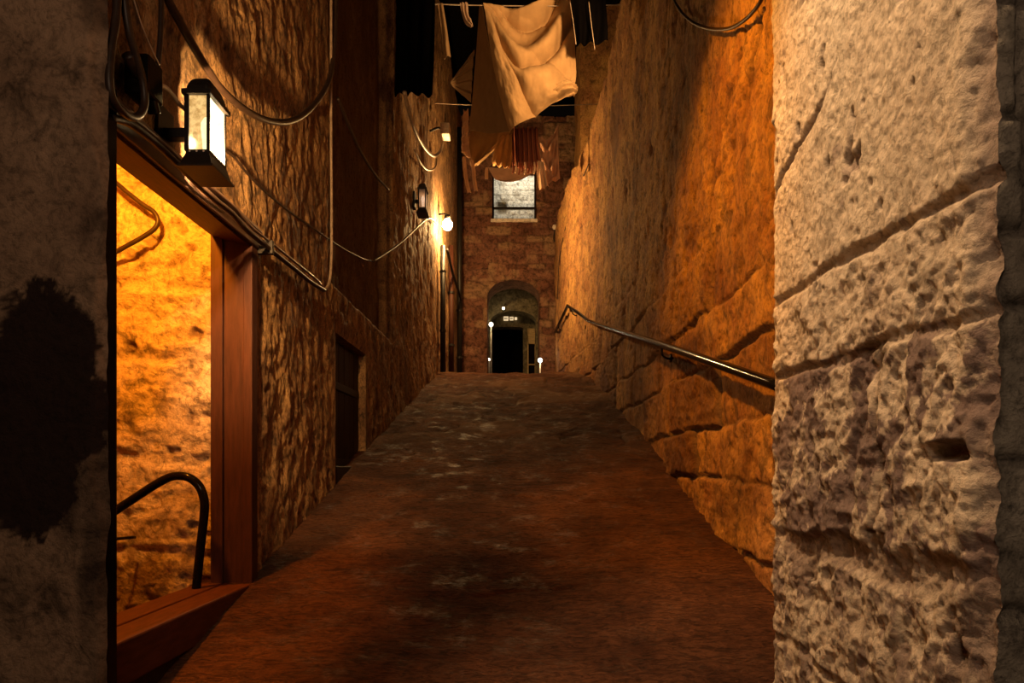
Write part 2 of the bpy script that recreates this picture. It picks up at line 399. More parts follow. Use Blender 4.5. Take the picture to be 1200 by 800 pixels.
# ---- right foreground pier (lime-washed) and its end towards the camera
PX = .95; PY0 = 1.385; PY1 = 2.53
def build_pier():
    ys = np.linspace(PY0, PY1, 230); zs = np.arange(-1.35, 2.3, .0062)
    Y, Z = np.meshgrid(ys, zs, indexing='ij')
    cs = [-1.5, -1.0, -.64, -.27, .33, .615, 2.6, 3, 3.5]
    js = {3: [1.80, 2.9], 2: [1.5, 2.2], 1: [1.9], 0: [1.6], 4: [4], 5: [5], 6: [5], 7: [5]}
    d, cell = course_pattern(Y, Z, cs, js, 1, 9, .05)
    n = .010*fbm(Y*12, Z*12, 0, 3, 2)
    wid = np.where(np.abs(Z+.27) < .1, .040, .010)
    up = ss(.45, .75, Z)
    j = (1-ss(wid*.5, wid*1.3+.01, d+n))
    j = j*(.45+.55*ss(-.35, .15, fbm(Y*3, Z*5, 5, 3, 91)))
    D = -.022*j*(1-.45*up)
    D = D+.010*fbm(Y*2.5, Z*2, 0, 4, 33)+.014*(1-.55*up)*fbm(Y*9, Z*7, 0, 5, 34, .62)
    D = D+.014*(1-.75*up)*ridged(Y*14+Z*6, Z*12, 0, 5, 35)+.005*fbm(Y*55, Z*45, 0, 3, 39)
    pits = ss(.42, .75, fbm(Y*15+Z*4, Z*9-Y*4, 7, 3, 36)); D = D-.022*pits*(.35+.65*up)
    # diagonal fissure in the plaster
    fz = 1.02+ (2.45-Y)*.42; fd = np.abs(Z-fz-.03*fbm(Y*6, Z*6, 0, 3, 4))
    fis = np.exp(-(fd/.014)**2)*ss(2.0, 2.2, Y); D = D-.02*fis
    hole = ((np.abs(Y-1.496) < .052) & (np.abs(Z-.032+.004*(Y-1.5)) < .017))
    hs = np.exp(-(((Y-1.496)/.056)**6+((Z-.032)/.019)**6)); D = D-.06*hs
    # broken arris towards the camera
    ar = ss(0, 1, (Y-PY0)/.07+.45*fbm(Z*5, 0*Z, 0, 4, 77))
    D = D-.03*(1-ar)+.01*(1-ar)*fbm(Y*20, Z*14, 0, 3, 78)
    far = ss(PY1, PY1-.02, Y); D = D*far-.01*(1-far)
    pw = fbm(Y*9+1.5*Z, Z*6-1.8*Y, 0, 6, 40, .72)
    rowm = ((Z < .33) & (Z > -.27)); lowm = Z < -.27
    worn = ss(-.05, .02, pw)*rowm*ss(-.3, -.05, fbm(Y*2.2, Z*1.6, 2, 2, 44)+.22+.25*ss(1.6, 2.0, Y))
    worn = np.maximum(worn, ss(.12, .22, pw)*rowm*.9)
    worn = np.maximum(worn, lowm*ss(-.04, .06, pw)*.8)
    worn = np.maximum(worn, (Z >= .33)*ss(.34, .46, pw)*(.6+.3*(Z < .62)))
    worn = np.maximum(worn, np.maximum(.8*pits*(.5+.5*up), fis))
    # hollow strip left of the upright joint
    st = np.exp(-((Y-1.93+.25*(Z-.0))/.045)**2)*rowm; D = D-.02*st; worn = np.maximum(worn, ss(.3, .7, st+.3*pw))
    worn = np.maximum(worn, hs); worn = np.maximum(worn, .75*(1-ar))
    S = Surf(); X = PX-D
    S.grid(np.stack([X, Y, Z], -1), worn, j*(1-.3*up)*.85)
    o = S.build('wall_right_pier', M['pier']); tag(o, kind='structure')
    # end face, seen square-on at the right of the picture
    xs = np.linspace(0, 1, 120); zs2 = zs[::2]
    U, Z2 = np.meshgrid(xs, zs2, indexing='ij')
    x0 = X[0, ::2][None, :]; Xe = x0+(2.6-x0)*U**1.6
    d2, c2 = course_pattern(Xe, Z2, [-1.5, -1.1, -.6, -.3, .0, .33, .48, .72, .95, 1.4, 2, 3], {}, .5, 19, .02)
    j2 = 1-ss(.004, .02, d2)
    D2 = (-.02*j2+.02*fbm(Xe*5, Z2*5, 0, 5, 60)+.01*c2)*ss(0, .08, U)
    S = Surf(); S.grid(np.stack([Xe, PY0+.0-D2, Z2], -1), .3*ss(0, .5, c2), j2*.8, flip=True)
    # far side of the pier
    S.grid(np.stack([np.array([[PX+.01, PX+.01], [1.5, 1.5]]), np.full((2, 2), PY1), np.array([[-1.35, 2.3], [-1.35, 2.3]])], -1))
    o = S.build('wall_right_pier_end', M['pier_end']); tag(o, kind='structure')
build_pier()

# ---- left foreground wall, square to the camera
def build_post():
    xs = np.concatenate([np.linspace(-2.6, -1.5, 60), np.linspace(-1.49, -1.237, 60)]); zs = np.arange(-1.4, 2.2, .009)
    X, Z = np.meshgrid(xs, zs, indexing='ij'); S = Surf()
    D = .008*fbm(X*3, Z*3, 0, 5, 81)+.006*fbm(X*14, Z*14, 0, 4, 82, .6)
    e = ss(-1.237, -1.27, X+.03*fbm(Z*4, 0*Z, 1, 3, 9)); D = D-.02*(1-e)
    edge = .010*fbm(Z*6, 0*Z, 0, 4, 83)
    X = X+edge*ss(-1.5, -1.24, X)
    zc = .19+.0*X
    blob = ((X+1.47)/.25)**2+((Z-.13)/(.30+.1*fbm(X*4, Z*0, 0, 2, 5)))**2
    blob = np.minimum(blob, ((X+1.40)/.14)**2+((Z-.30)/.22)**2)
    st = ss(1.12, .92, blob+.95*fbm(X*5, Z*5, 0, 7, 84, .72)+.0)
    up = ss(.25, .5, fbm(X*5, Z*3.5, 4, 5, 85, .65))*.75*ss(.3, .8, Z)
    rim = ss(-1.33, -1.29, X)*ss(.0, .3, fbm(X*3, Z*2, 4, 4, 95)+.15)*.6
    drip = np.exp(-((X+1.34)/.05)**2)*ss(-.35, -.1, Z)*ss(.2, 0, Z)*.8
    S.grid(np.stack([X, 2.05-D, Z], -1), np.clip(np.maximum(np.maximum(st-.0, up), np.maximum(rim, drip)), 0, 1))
    a = np.stack([X[-1], 2.05-D[-1], Z[-1]], -1); b = a.copy(); b[:, 0] = -1.30; b[:, 1] = 2.11; c = b.copy(); c[:, 0] = -1.42
    S.grid(np.stack([a, b, c], 0))
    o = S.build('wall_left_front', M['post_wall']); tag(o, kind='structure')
build_post()

# ---- left wall with its two openings
D1 = (2.13, 3.43, -1.4, 1.17)      # stair doorway y0 y1 z0 z1
D2 = (5.10, 6.12, -.6, 1.0)        # sunken doorway
def build_left():
    ys = geo(2.11, YB+.1, .0036, (2.13, 3.43, 5.10, 6.12))
    zs = np.array(sorted(list(np.arange(-1.0, 1.0, .013))+[1.0, 1.17]+list(np.arange(1.013, 2.6, .013))+list(np.arange(2.6, 8.0, .05))))
    Y, Z = np.meshgrid(ys, zs, indexing='ij')
    def hd(o): # distance outside an opening
        return np.maximum(np.maximum(o[0]-Y, Y-o[1]), np.maximum(o[2]-Z, Z-o[3]))
    f1 = ss(0, .05, np.abs(hd(D1))); f2 = ss(0, .10, np.abs(hd(D2)))
    D = .026*fbm(Y*1.3, Z*.8, 0, 4, 101)+.015*fbm(Y*9, Z*5, 0, 5, 102, .65)+.009*ridged(Y*11+1.5*fbm(Y*3, Z*3, 0, 2, 3), Z*2.6, 0, 4, 103)
    D = D+.009*fbm(Y*30, Z*20, 0, 3, 104)
    D = D+ss(6.5, 9, Y)*.03*fbm(Y*2.5, Z*1.0, 0, 4, 105)
    D = D-.15*ss(4.90, 4.97, Y)*ss(1.32, 1.42, Z)*(1-ss(7.4, 7.5, Y))   # shallow recess high on the wall
    fl = ss(.35, .6, fbm(Y*3, Z*1.6, 9, 5, 106, .6)); D = D-.012*fl
    D = D*f1*f2
    X = lx(Y)+D
    worn = np.clip(.75*fl+.5*ss(.1, .5, fbm(Y*1.1, Z*.7, 2, 4, 107)), 0, 1)
    recess_shade = ss(4.93, 4.97, Y)*ss(1.32, 1.42, Z)*(1-ss(7.4, 7.5, Y))   # shade of the recess, painted into the wall colour
    worn = np.maximum(worn, recess_shade*(.75+.25*fbm(Y*4, Z*2, 3, 3, 8)))
    yc = (Y[:-1, :-1]+Y[1:, 1:])/2; zc = (Z[:-1, :-1]+Z[1:, 1:])/2
    ins = lambda o: (yc > o[0]) & (yc < o[1]) & (zc > o[2]) & (zc < o[3])
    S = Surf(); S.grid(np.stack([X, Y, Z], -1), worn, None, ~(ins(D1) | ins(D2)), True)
    # reveals of the sunken doorway
    def reveal(pa, pb, dep, seed):
        n = 40; t = np.linspace(0, 1, n)[:, None]; u = np.linspace(0, 1, 14)[None, :]
        A = np.array(pa); B = np.array(pb)
        P = A+(B-A)*t[..., None]+np.array([-dep, 0, 0])*u[..., None]
        nn = fbm(P[..., 0]*9, P[..., 1]*9, P[..., 2]*9, 4, seed)*.02*ss(0, .15, u)
        P[..., 1] += nn; P[..., 2] += nn*.4; S.grid(P, .1)
    x = -1.35
    reveal((x, D2[1], D2[2]), (x, D2[1], D2[3]), .36, 1); reveal((x, D2[0], D2[2]), (x, D2[0], D2[3]), .36, 2)
    reveal((x, D2[0], D2[3]), (x, D2[1], D2[3]), .36, 3)
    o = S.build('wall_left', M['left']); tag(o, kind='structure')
build_left()

# ---- stairwell behind the first doorway
def build_stairwell():
    S = Surf()
    xs = np.linspace(-3.2, -1.44, 240); zs = np.arange(-1.9, 2.2, .012)
    X, Z = np.meshgrid(xs, zs, indexing='ij')
    low_shade = ss(.2, -.6, Z)  # weaker light towards the foot, painted as a darker tone
    d, cell = course_pattern(X, Z, [-2, -1.4, -.9, -.45, .05, .55, .95, 1.5, 2.3], {}, .6, 29, .05)
    D = .03*fbm(X*2.5, Z*2.5, 0, 5, 111)+.018*fbm(X*10, Z*10, 0, 4, 112, .6)+.012*ridged(X*7, Z*12, 0, 4, 114)-.02*(1-ss(0, .05, d))
    pit = ss(.4, .7, fbm(X*9, Z*13, 3, 3, 115)); D = D-.02*pit
    worn = np.maximum(.7*pit, low_shade*ss(-.1, .3, fbm(X*8, Z*8, 0, 5, 113, .65))*.8)  # wear in the pits, plus the painted dimming low down
    S.grid(np.stack([X, 3.52-D, Z], -1), worn, .3*(1-ss(0, .03, d)), flip=True)
    o = S.build('wall_stairwell', M['inner']); tag(o, kind='structure')
    def shell(bm):
        box(bm, -3.3, -3.2, 1.9, 3.7, -2, 2.3); box(bm, -3.2, -1.45, 2.09, 2.12, -2, 2.2)
        box(bm, -3.2, -1.42, 2.10, 3.6, 2.12, 2.25); box(bm, -3.2, -1.66, 2.10, 3.6, -2.0, -1.85)
    o = one(shell, 'wall_stairwell_shell', M['inner']); tag(o, kind='structure')
build_stairwell()
# door frame of the stairwell
d1 = empty('door_1', (-1.35, 2.13, -.587)); tag(d1, kind='structure')
one(lambda bm: prism(bm, [(-1.335, 1.10), (-1.335, 1.175), (-1.50, 1.30), (-1.52, 1.15)], 1, 2.10, 3.47), 'header', M['redwood'], d1)
one(lambda bm: (box(bm, -1.345, -1.315, 2.12, 3.50, 1.112, 1.185, .004), box(bm, -1.35, -1.30, 2.12, 3.50, 1.19, 1.205, .003)), 'lintel_plate', M['lintel'], d1)
one(lambda bm: (box(bm, -1.515, -1.365, 3.43, 3.50, -.75, 1.16, .004), box(bm, -1.53, -1.47, 3.415, 3.45, -.75, 1.16, .003)), 'door_jamb', M['redwood_v'], d1)
one(lambda bm: box(bm, -1.372, -1.325, 3.425, 3.50, -.75, 1.115, .005), 'architrave', M['redwood_v'], d1)
one(lambda bm: box(bm, -1.305, -1.262, 2.10, 2.16, -1.4, 1.19, .004), 'door_post', M['black_paint'], d1)
def sill(bm):
    box(bm, -1.60, -1.475, 2.12, 3.43, -.72, -.587, .006)
    box(bm, -1.472, -1.33, 2.12, 3.445, -.75, -.590, .008)
one(sill, 'door_sill', M['redwood'], d1)
k = one(lambda bm: box(bm, -1.62, -1.345, 2.12, 3.44, -1.5, -.72, .01), 'trim_1', M['darkwood']); tag(k, kind='structure')
# sunken door: dark boarded leaf
d2 = empty('door_2', (-1.43, 5.6, -.5)); tag(d2, kind='structure')
def planks(bm):
    n = 6; w = (D2[1]-D2[0])/n
    for i in range(n): box(bm, -1.46, -1.415, D2[0]+i*w+.004, D2[0]+(i+1)*w-.004, -.55, .98, .006)
one(planks, 'door_leaf', M['darkwood'], d2)
one(lambda bm: (box(bm, -1.415, -1.402, 5.12, 6.08, .6, .66, .003), box(bm, -1.415, -1.402, 5.12, 6.08, .0, .06, .003)), 'hinge_strap', M['iron'], d2)
one(lambda bm: box(bm, -1.70, -1.34, 5.10, 6.12, -.8, .0, .01), 'threshold', M['darkwood'], d2)

# ---- back wall with arch and window
AX0, AX1 = (571-CX)/F*YB, (632-CX)/F*YB
AXC = (AX0+AX1)/2; AR = (AX1-AX0)/2; ASP = 3.83; ARISE = 4.22-ASP
WX0, WX1, WZ0, WZ1 = -.55, .45, (HY-257)/F*YB, (HY-196)/F*YB
def build_back():
    S = Surf()
    def panel(y, xs, zs, arch, win, seed, colorrow=True):
        X, Z = np.meshgrid(xs, zs, indexing='ij')
        cs = list(np.arange(0, 11, .21)+.05*np.sin(np.arange(0, 11, .21)*9))
        d, cell = course_pattern(X+5, Z, cs, {}, .36, seed, .05)
        j = 1-ss(.006, .03, d+.01*fbm(X*6, Z*6, 0, 3, 4))
        soft = ss(-.2, .3, fbm(X*1.2, Z*1.2, 0, 3, seed+9)); j = j*(.3+.7*soft)
        # ring of voussoirs
        r = np.sqrt(((X-AXC)/AR)**2+(np.maximum(Z-ASP, 0)/ARISE)**2)
        D = -.03*j+.025*cell+.035*fbm(X*3, Z*3, 0, 5, seed)+.02*fbm(X*9, Z*9, 0, 4, seed+1)
        if arch:
            rr = np.sqrt((X-AXC)**2+(Z-(ASP-.25))**2); ang = np.arctan2(Z-(ASP-.25), X-AXC)
            ring = ss(.62, .66, rr)*(1-ss(.98, 1.02, rr))*(Z > ASP-.1)
            vj = 1-ss(.01, .04, np.abs(((ang/.33) % 1)-.5)*.33*rr)
            D = D*(1-ring)+ring*(.03-.035*(vj > .5)); j = np.where(ring > .5, vj*.8, j)
            ledge = np.exp(-((Z-4.08)/.025)**4)*(X < AX0)*1.0; D = D+.05*ledge; j = np.maximum(j, .6*np.exp(-((Z-4.03)/.02)**2)*(X < AX0))
        xc = (X[:-1, :-1]+X[1:, 1:])/2; zc = (Z[:-1, :-1]+Z[1:, 1:])/2
        keep = np.ones(xc.shape, bool)
        if arch:
            zt = ASP+ARISE*np.sqrt(np.clip(1-((xc-AXC)/AR)**2, 0, 1))
            keep &= ~((np.abs(xc-AXC) < AR) & (zc < zt))
        if win: keep &= ~((xc > WX0) & (xc < WX1) & (zc > WZ0) & (zc < WZ1))
        worn = .8*ss(-.05, .5, cell*.6+fbm(X*2.5, Z*2.5, 2, 4, 8))
        S.grid(np.stack([X, y-D, Z], -1), worn, j*.45, keep, True, cell*.6)
    xs = np.array(sorted(list(np.arange(-2.3, 2.6, .022))+[AX0, AX1, WX0, WX1])); zs = np.array(sorted(list(np.arange(1.3, 7.95, .022))+[WZ0, WZ1]))
    panel(YB, xs, zs, True, True, 201)
    # thickness of the arch opening and of the window
    t = np.linspace(0, 1, 60); a = np.pi*(1-t)
    cx = AXC+AR*np.cos(a); cz = ASP+ARISE*np.sin(a)
    path = np.concatenate([[[AX0, 1.5]], np.stack([cx, cz], -1), [[AX1, 1.5]]])
    for seg, dep in ((path, .75),):
        yy = np.linspace(YB-.03, YB+dep, 10)
        P = np.stack([np.repeat(seg[:, :1], 10, 1), np.repeat(yy[None, :], len(seg), 0), np.repeat(seg[:, 1:], 10, 1)], -1)
        S.grid(P, .2)
    w = np.array([[WX0, WZ0], [WX0, WZ1], [WX1, WZ1], [WX1, WZ0], [WX0, WZ0]])
    yy = np.linspace(YB-.03, YB+.45, 5)
    S.grid(np.stack([np.repeat(w[:, :1], 5, 1), np.repeat(yy[None, :], 5, 0), np.repeat(w[:, 1:], 5, 1)], -1), .1)
    o = S.build('wall_back', M['back']); tag(o, kind='structure')
build_back()
# whitewashed wall seen through the high opening
def build_white():
    S = Surf(); xs = np.arange(-1.4, 1.4, .02); zs = np.arange(4.9, 7.8, .02)
    X, Z = np.meshgrid(xs, zs, indexing='ij')
    d, cell = course_pattern(X+5, Z, list(np.arange(4, 10, .12)), {}, .30, 301, .01)
    j = 1-ss(.004, .018, d); D = -.015*j+.01*cell+.012*fbm(X*6, Z*6, 0, 4, 302)
    hole = np.exp(-(((X+.37)/.13)**4+((Z-6.33)/.15)**4)); D = D-.12*hole
    S.grid(np.stack([X, 16.75-D, Z], -1), np.maximum(hole, .5*ss(.25, .5, fbm(X*3, Z*3, 0, 4, 303))), j*.5, flip=True)
    o = S.build('wall_whitewashed', M['white_brick']); tag(o, kind='structure')
build_white()
w1 = empty('window_1', (0, YB+.3, WZ0)); tag(w1, kind='structure')
one(lambda bm: (box(bm, WX0, WX1, YB+.25, YB+.30, 5.93, 5.98, .004), ), 'window_bar', M['iron'], w1)
one(lambda bm: (box(bm, WX0, WX0+.035, YB+.2, YB+.3, WZ0, WZ1, .004), box(bm, WX1-.035, WX1, YB+.2, YB+.3, WZ0, WZ1, .004)), 'window_frame', M['darkwood'], w1)
one(lambda bm: box(bm, WX0-.03, WX1+.03, YB-.03, YB+.3, WZ0-.06, WZ0+.01, .01), 'window_sill', M['white_plastic'], w1)

# passage beyond the arch
def build_passage():
    def f(bm):
        box(bm, AX0-.35, AX0-.06, 16.2, 20.5, 1.4, 5.0); box(bm, AX1+.02, AX1+.35, 16.2, 20.5, 1.4, 5.0)
        box(bm, AX0-.3, AX1+.3, 16.2, 20.5, 4.6, 5.0)
    tag(one(f, 'wall_passage', M['passage']), kind='structure')
    tag(one(lambda bm: box(bm, -2, 2, 17.5, 22, 1.5, 1.76), 'floor_passage', M['floor']), kind='structure')
    def archwall(name, y0, y1, x0, x1, spring, rise, mat, ox0, ox1, top=4.9):
        S = Surf(); n = 40
        a = np.linspace(math.pi, 0, n); c = (ox0+ox1)/2; r = (ox1-ox0)/2
        px_ = np.concatenate([[ox0], c+r*np.cos(a), [ox1]]); pz = np.concatenate([[1.5], spring+rise*np.sin(a), [1.5]])
        # face from the curve up to the top
        u = np.linspace(0, 1, 12)
        A = np.stack([px_, pz], -1)[1:-1]; T = np.stack([A[:, 0], np.full(n, top)], -1)
        P = A[:, None]*(1-u)[None, :, None]+T[:, None]*u[None, :, None]
        Y = y0+.02*fbm(P[..., 0]*7, P[..., 1]*7, 0, 3, 5)
        S.grid(np.stack([P[..., 0], Y, P[..., 1]], -1), .2*0+.5*ss(0, .4, fbm(P[..., 0]*5, P[..., 1]*5, 0, 3, 6)))
        for xa, xb in ((x0, ox0), (ox1, x1)):
            xs = np.linspace(xa, xb, 10); zs = np.linspace(1.5, top, 60); X, Z = np.meshgrid(xs, zs, indexing='ij')
            S.grid(np.stack([X, y0+.02*fbm(X*7, Z*7, 0, 3, 5), Z], -1), .5*ss(0, .4, fbm(X*5, Z*5, 0, 3, 6)), flip=True)
        yy = np.linspace(y0, y1, 6)
        S.grid(np.stack([np.repeat(px_[:, None], 6, 1), np.repeat(yy[None, :], len(px_), 0), np.repeat(pz[:, None], 6, 1)], -1))
        o = S.build(name, mat); tag(o, kind='structure')
    y = 17.3; k = y/F
    archwall('wall_inner_arch', y, y+.5, AX0-.3, AX1+.3, (HY-376)*k, .26, M['passage'], (575-CX)*k, (628-CX)*k)
    y = 18.6; k = y/F
    archwall('wall_end', y, y+.4, AX0-.4, AX1+.4, (HY-384)*k, .03, M['passage'], (577-CX)*k, (613-CX)*k)
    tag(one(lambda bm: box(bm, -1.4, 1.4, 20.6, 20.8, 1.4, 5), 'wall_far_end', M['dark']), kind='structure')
build_passage()
pb = empty('display_cabinet', onY(625, 424, 18.2)); tag(pb, 'small glazed cabinet with dark panes standing right of the dark end doorway in the arch', 'cabinet')
pb.location.z = 1.76
def cab(bm):
    a = onY(618, 404, 18.2); b = onY(628, 430, 18.2)
    box(bm, a.x, b.x, 18.1, 18.35, 1.76, 2.15, .01); box(bm, a.x, a.x+.03, 18.1, 18.35, 2.15, 3.6, .004); box(bm, b.x-.03, b.x, 18.1, 18.35, 2.15, 3.6, .004)
    box(bm, a.x, b.x, 18.1, 18.35, 3.24, 3.65, .01); box(bm, a.x, b.x, 18.1, 18.35, 2.68, 2.71, .004)
one(cab, 'cabinet_frame', plain('ochre_timber', (.42, .27, .10), .6), pb)
one(lambda bm: box(bm, onY(618, 404, 18.2).x+.02, onY(628, 404, 18.2).x-.02, 18.25, 18.3, 2.1, 3.3), 'cabinet_pane', M['black_paint'], pb)

# ceiling far overhead, and buildings above the low right wall
tag(one(lambda bm: box(bm, -3, 4.5, -2, 17, 9.0, 9.2), 'ceiling', M['dark']), kind='structure')
def upper(bm):
    box(bm, 1.9, 2.2, -1, 11.0, 1.0, 9.0)
tag(one(upper, 'wall_right_upper', M['dark']), kind='structure')
def col_wall():
    S = Surf(); zs = np.arange(3.5, 9, .04)
    pts = [(1.30, 15.1), (1.28, 13.6), (1.60, 13.4), (2.1, 13.2)]
    P = []
    for (a, b) in zip(pts, pts[1:]):
        t = np.linspace(0, 1, 14)[:, None]; xs = a[0]+(b[0]-a[0])*t+0*zs[None, :]; ys = a[1]+(b[1]-a[1])*t+0*zs[None, :]
        Z = zs[None, :]+0*xs; nn = .03*fbm(xs*5+ys*5, Z*1.5, 0, 4, 5)
        S.grid(np.stack([xs+nn, ys+nn, Z], -1), .3*ss(0, .5, nn*10), flip=True)
    o = S.build('wall_right_return', M['right']); tag(o, kind='structure')
col_wall()

# ------------------------------------------------------------------ handrail on the right
hr = empty('handrail', (1.15, 3.4, -.6)); tag(hr, 'black tubular handrail climbing the right stone wall towards the archway', 'handrail')
rp = []
for px, py in ((935, 459), (905, 449), (860, 433), (800, 412), (740, 392), (700, 379), (690, 376)): rp.append(onX(px, py, 1.14))
rp.append(onY(677, 366, 11.3)); rp.append(onY(665, 358, 12.0)); rp.append(onY(664.2, 360.5, 12.25)); rp.append(onY(650.5, 389, 14.1))
one(lambda bm: tube(bm, rp, .027, 14, False), 'rail', M['black_paint'], hr, True)
def bracket(bm, p):
    w = Vector((float(rx(p.y))+.01, p.y+.02, p.z-.10))
    tube(bm, [p-Vector((0, 0, .02)), p+Vector((0, 0, -.075)), (p+w)/2+Vector((0, 0, -.055)), w], .009, 8)
    lathe(bm, [(.035, -.012), (.035, .0)], (w.x-.012, w.y, w.z), 14, 'X')
for px, py in ((776, 404), (688, 376)):
    p = onX(px, py, 1.14); one(lambda bm: bracket(bm, p), 'bracket', M['black_paint'], hr, True)
p = onY(671, 362, 11.65); one(lambda bm: bracket(bm, p), 'bracket', M['black_paint'], hr, True)
p = onY(655, 380, 13.4); one(lambda bm: bracket(bm, p), 'bracket', M['black_paint'], hr, True)

# ------------------------------------------------------------------ stair rail inside the left doorway
sr = empty('stair_rail', (-1.6, 3.3, -.9)); tag(sr, 'black curved tube stair rail inside the amber-lit left doorway', 'handrail')
ry = 3.28
pp = [onY(x, y, ry) for x, y in ((60, 648), (100, 621), (125, 605), (160, 582), (185, 566), (203, 558), (220, 559), (233, 569), (239, 585), (239, 605), (235, 640), (230, 690), (226, 740))]
one(lambda bm: tube(bm, pp, .021, 12), 'rail', M['black_paint'], sr, True)
one(lambda bm: tube(bm, [pp[2], pp[2]+Vector((0, .0, -.10)), pp[2]+Vector((.03, .19, -.12))], .008, 8), 'bracket', M['black_paint'], sr, True)
cb = one(lambda bm: tube(bm, [onY(x, y, 3.45) for x, y in ((100, 190), (133, 212), (150, 226), (168, 240), (180, 248), (185, 258), (181, 268), (165, 279), (145, 290), (120, 304))], .012, 8), 'wall_cable', M['rubber'], None, True)
tag(cb, 'dark bent cable clipped to the amber wall inside the left doorway', 'cable')

# ------------------------------------------------------------------ lanterns
def lantern(loc, s, label, lit=True):
    """box lantern on a wall at its left: x = away from the wall; origin at the base of its body"""
    x, y, z = loc
    t = empty('wall_lantern', loc); tag(t, label, 'lantern', None)
    W, L, H = .085*s, .150*s, .235*s
    def frus(bm, e0, z0, e1, z1):
        A = [bm.verts.new(v) for v in ((x-e0, y-e0, z0), (x+W+e0, y-e0, z0), (x+W+e0, y+L+e0, z0), (x-e0, y+L+e0, z0))]
        B = [bm.verts.new(v) for v in ((x-e1, y-e1, z1), (x+W+e1, y-e1, z1), (x+W+e1, y+L+e1, z1), (x-e1, y+L+e1, z1))]
        bm.faces.new(A[::-1]); bm.faces.new(B)
        for q in range(4): bm.faces.new((A[q], A[(q+1) % 4], B[(q+1) % 4], B[q]))
    def base(bm):
        frus(bm, 0, z+.020*s, 0, z+.035*s); frus(bm, .016*s, z-.026*s, .001*s, z+.020*s); frus(bm, .022*s, z-.034*s, .022*s, z-.026*s)
    one(base, 'base', M['iron'], t)
    for k in range(3):
        one(lambda bm: lathe(bm, [(.004*s, -.003*s), (.002*s, .0)], (x+W*(.2+.3*k), y-.004*s, z+.026*s), 8, 'Y'), 'stud', M['white_plastic'], t)
    for cx_, cy_ in ((0, 0), (1, 0), (1, 1), (0, 1)):
        one(lambda bm: box(bm, x+cx_*(W-.010*s), x+cx_*(W-.010*s)+.010*s, y+cy_*(L-.010*s), y+cy_*(L-.010*s)+.010*s, z+.035*s, z+H, .001*s), 'corner_post', M['iron'], t)
    pm = M['pane'] if lit else M['pane_pale']
    pa = M['pane_front'] if lit else M['pane_pale']
    one(lambda bm: bm.faces.new([bm.verts.new(v) for v in ((x+.01*s, y+.005*s, z+.035*s), (x+W-.01*s, y+.005*s, z+.035*s), (x+W-.01*s, y+.005*s, z+H), (x+.01*s, y+.005*s, z+H))]), 'pane', pa, t)
    one(lambda bm: bm.faces.new([bm.verts.new(v) for v in ((x+.01*s, y+L-.005*s, z+.035*s), (x+W-.01*s, y+L-.005*s, z+.035*s), (x+W-.01*s, y+L-.005*s, z+H), (x+.01*s, y+L-.005*s, z+H))]), 'pane', pm, t)
    one(lambda bm: bm.faces.new([bm.verts.new(v) for v in ((x+W-.005*s, y+.01*s, z+.035*s), (x+W-.005*s, y+L-.01*s, z+.035*s), (x+W-.005*s, y+L-.01*s, z+H), (x+W-.005*s, y+.01*s, z+H))]), 'pane', M['pane_side'] if lit else pa, t)
    def cap(bm):
        box(bm, x-.012*s, x+W+.012*s, y-.012*s, y+L+.012*s, z+H, z+H+.018*s, .002*s)
        n = 8; rings = []
        for i in range(n+1):
            a = i/n*math.pi/2; k = math.cos(a)*.96+.04; h = z+H+.018*s+math.sin(a)*.07*s
            cx2, cy2 = x+W/2, y+L/2
            ring = []
            for q in range(24):
                b = 2*math.pi*q/24; e = .35
                c_, s_ = math.cos(b), math.sin(b)
                ring.append(bm.verts.new((cx2+(W/2+.005*s)*k*math.copysign(abs(c_)**e, c_), cy2+(L/2+.005*s)*k*math.copysign(abs(s_)**e, s_), h)))
            rings.append(ring)
        for a, b in zip(rings, rings[1:]):
            for q in range(24): bm.faces.new((a[q], a[(q+1) % 24], b[(q+1) % 24], b[q]))
        bm.faces.new(rings[-1]); bm.faces.new(rings[0][::-1])
    one(cap, 'cap', M['iron'], t)
    wx = float(lx(y))
    def arm(bm):
        box(bm, wx+.012, x, y+L*.35, y+L*.65, z+H*.45, z+H*.60, .003*s); box(bm, wx-.02, wx+.03, y+L*.1, y+L*.9, z+H*.2, z+H*.95, .004*s)
        box(bm, x-.006*s, x+.000*s, y, y+L*.88, z+.03*s, z+H)
    one(arm, 'wall_bracket', M['iron'], t)
    one(lambda bm: lathe(bm, [(.002*s, .0), (.013*s, .006*s), (.016*s, .05*s), (.020*s, .09*s), (.020*s, .115*s), (.010*s, .135*s), (.002*s, .14*s)], (x+W*.5, y+L*.5, z+.05*s), 14), 'bulb', M['bulb'] if lit else M['bulb_pale'], t, True)
    return t
LN = (-1.21, 2.50, 1.125)
lantern(LN, 1.0, 'large lit black box lantern on the left wall beside the amber doorway')
lantern((-1.27, 8.85, 3.32), 1.15, 'small dim black lantern far along the left wall near the glaring bulb', False)

# glaring bulb on the far left wall
bl = empty('wall_lamp', (-1.2, 11.7, 4.1)); tag(bl, 'glaring bare bulb lamp on the far left wall near the arch', 'lamp')
one(lambda bm: lathe(bm, [(.01, -.09), (.06, -.07), (.085, -.02), (.085, .03), (.05, .08), (.03, .10)], (-1.18, 11.7, 4.13), 18), 'bulb', M['bulb_far'], bl, True)
one(lambda bm: (lathe(bm, [(.045, .10), (.05, .13), (.05, .17)], (-1.18, 11.7, 4.13), 14), tube(bm, [(-1.18, 11.7, 4.29), (-1.22, 11.72, 4.33), (-1.33, 11.75, 4.33)], .014, 8)), 'lamp_holder', M['iron'], bl, True)

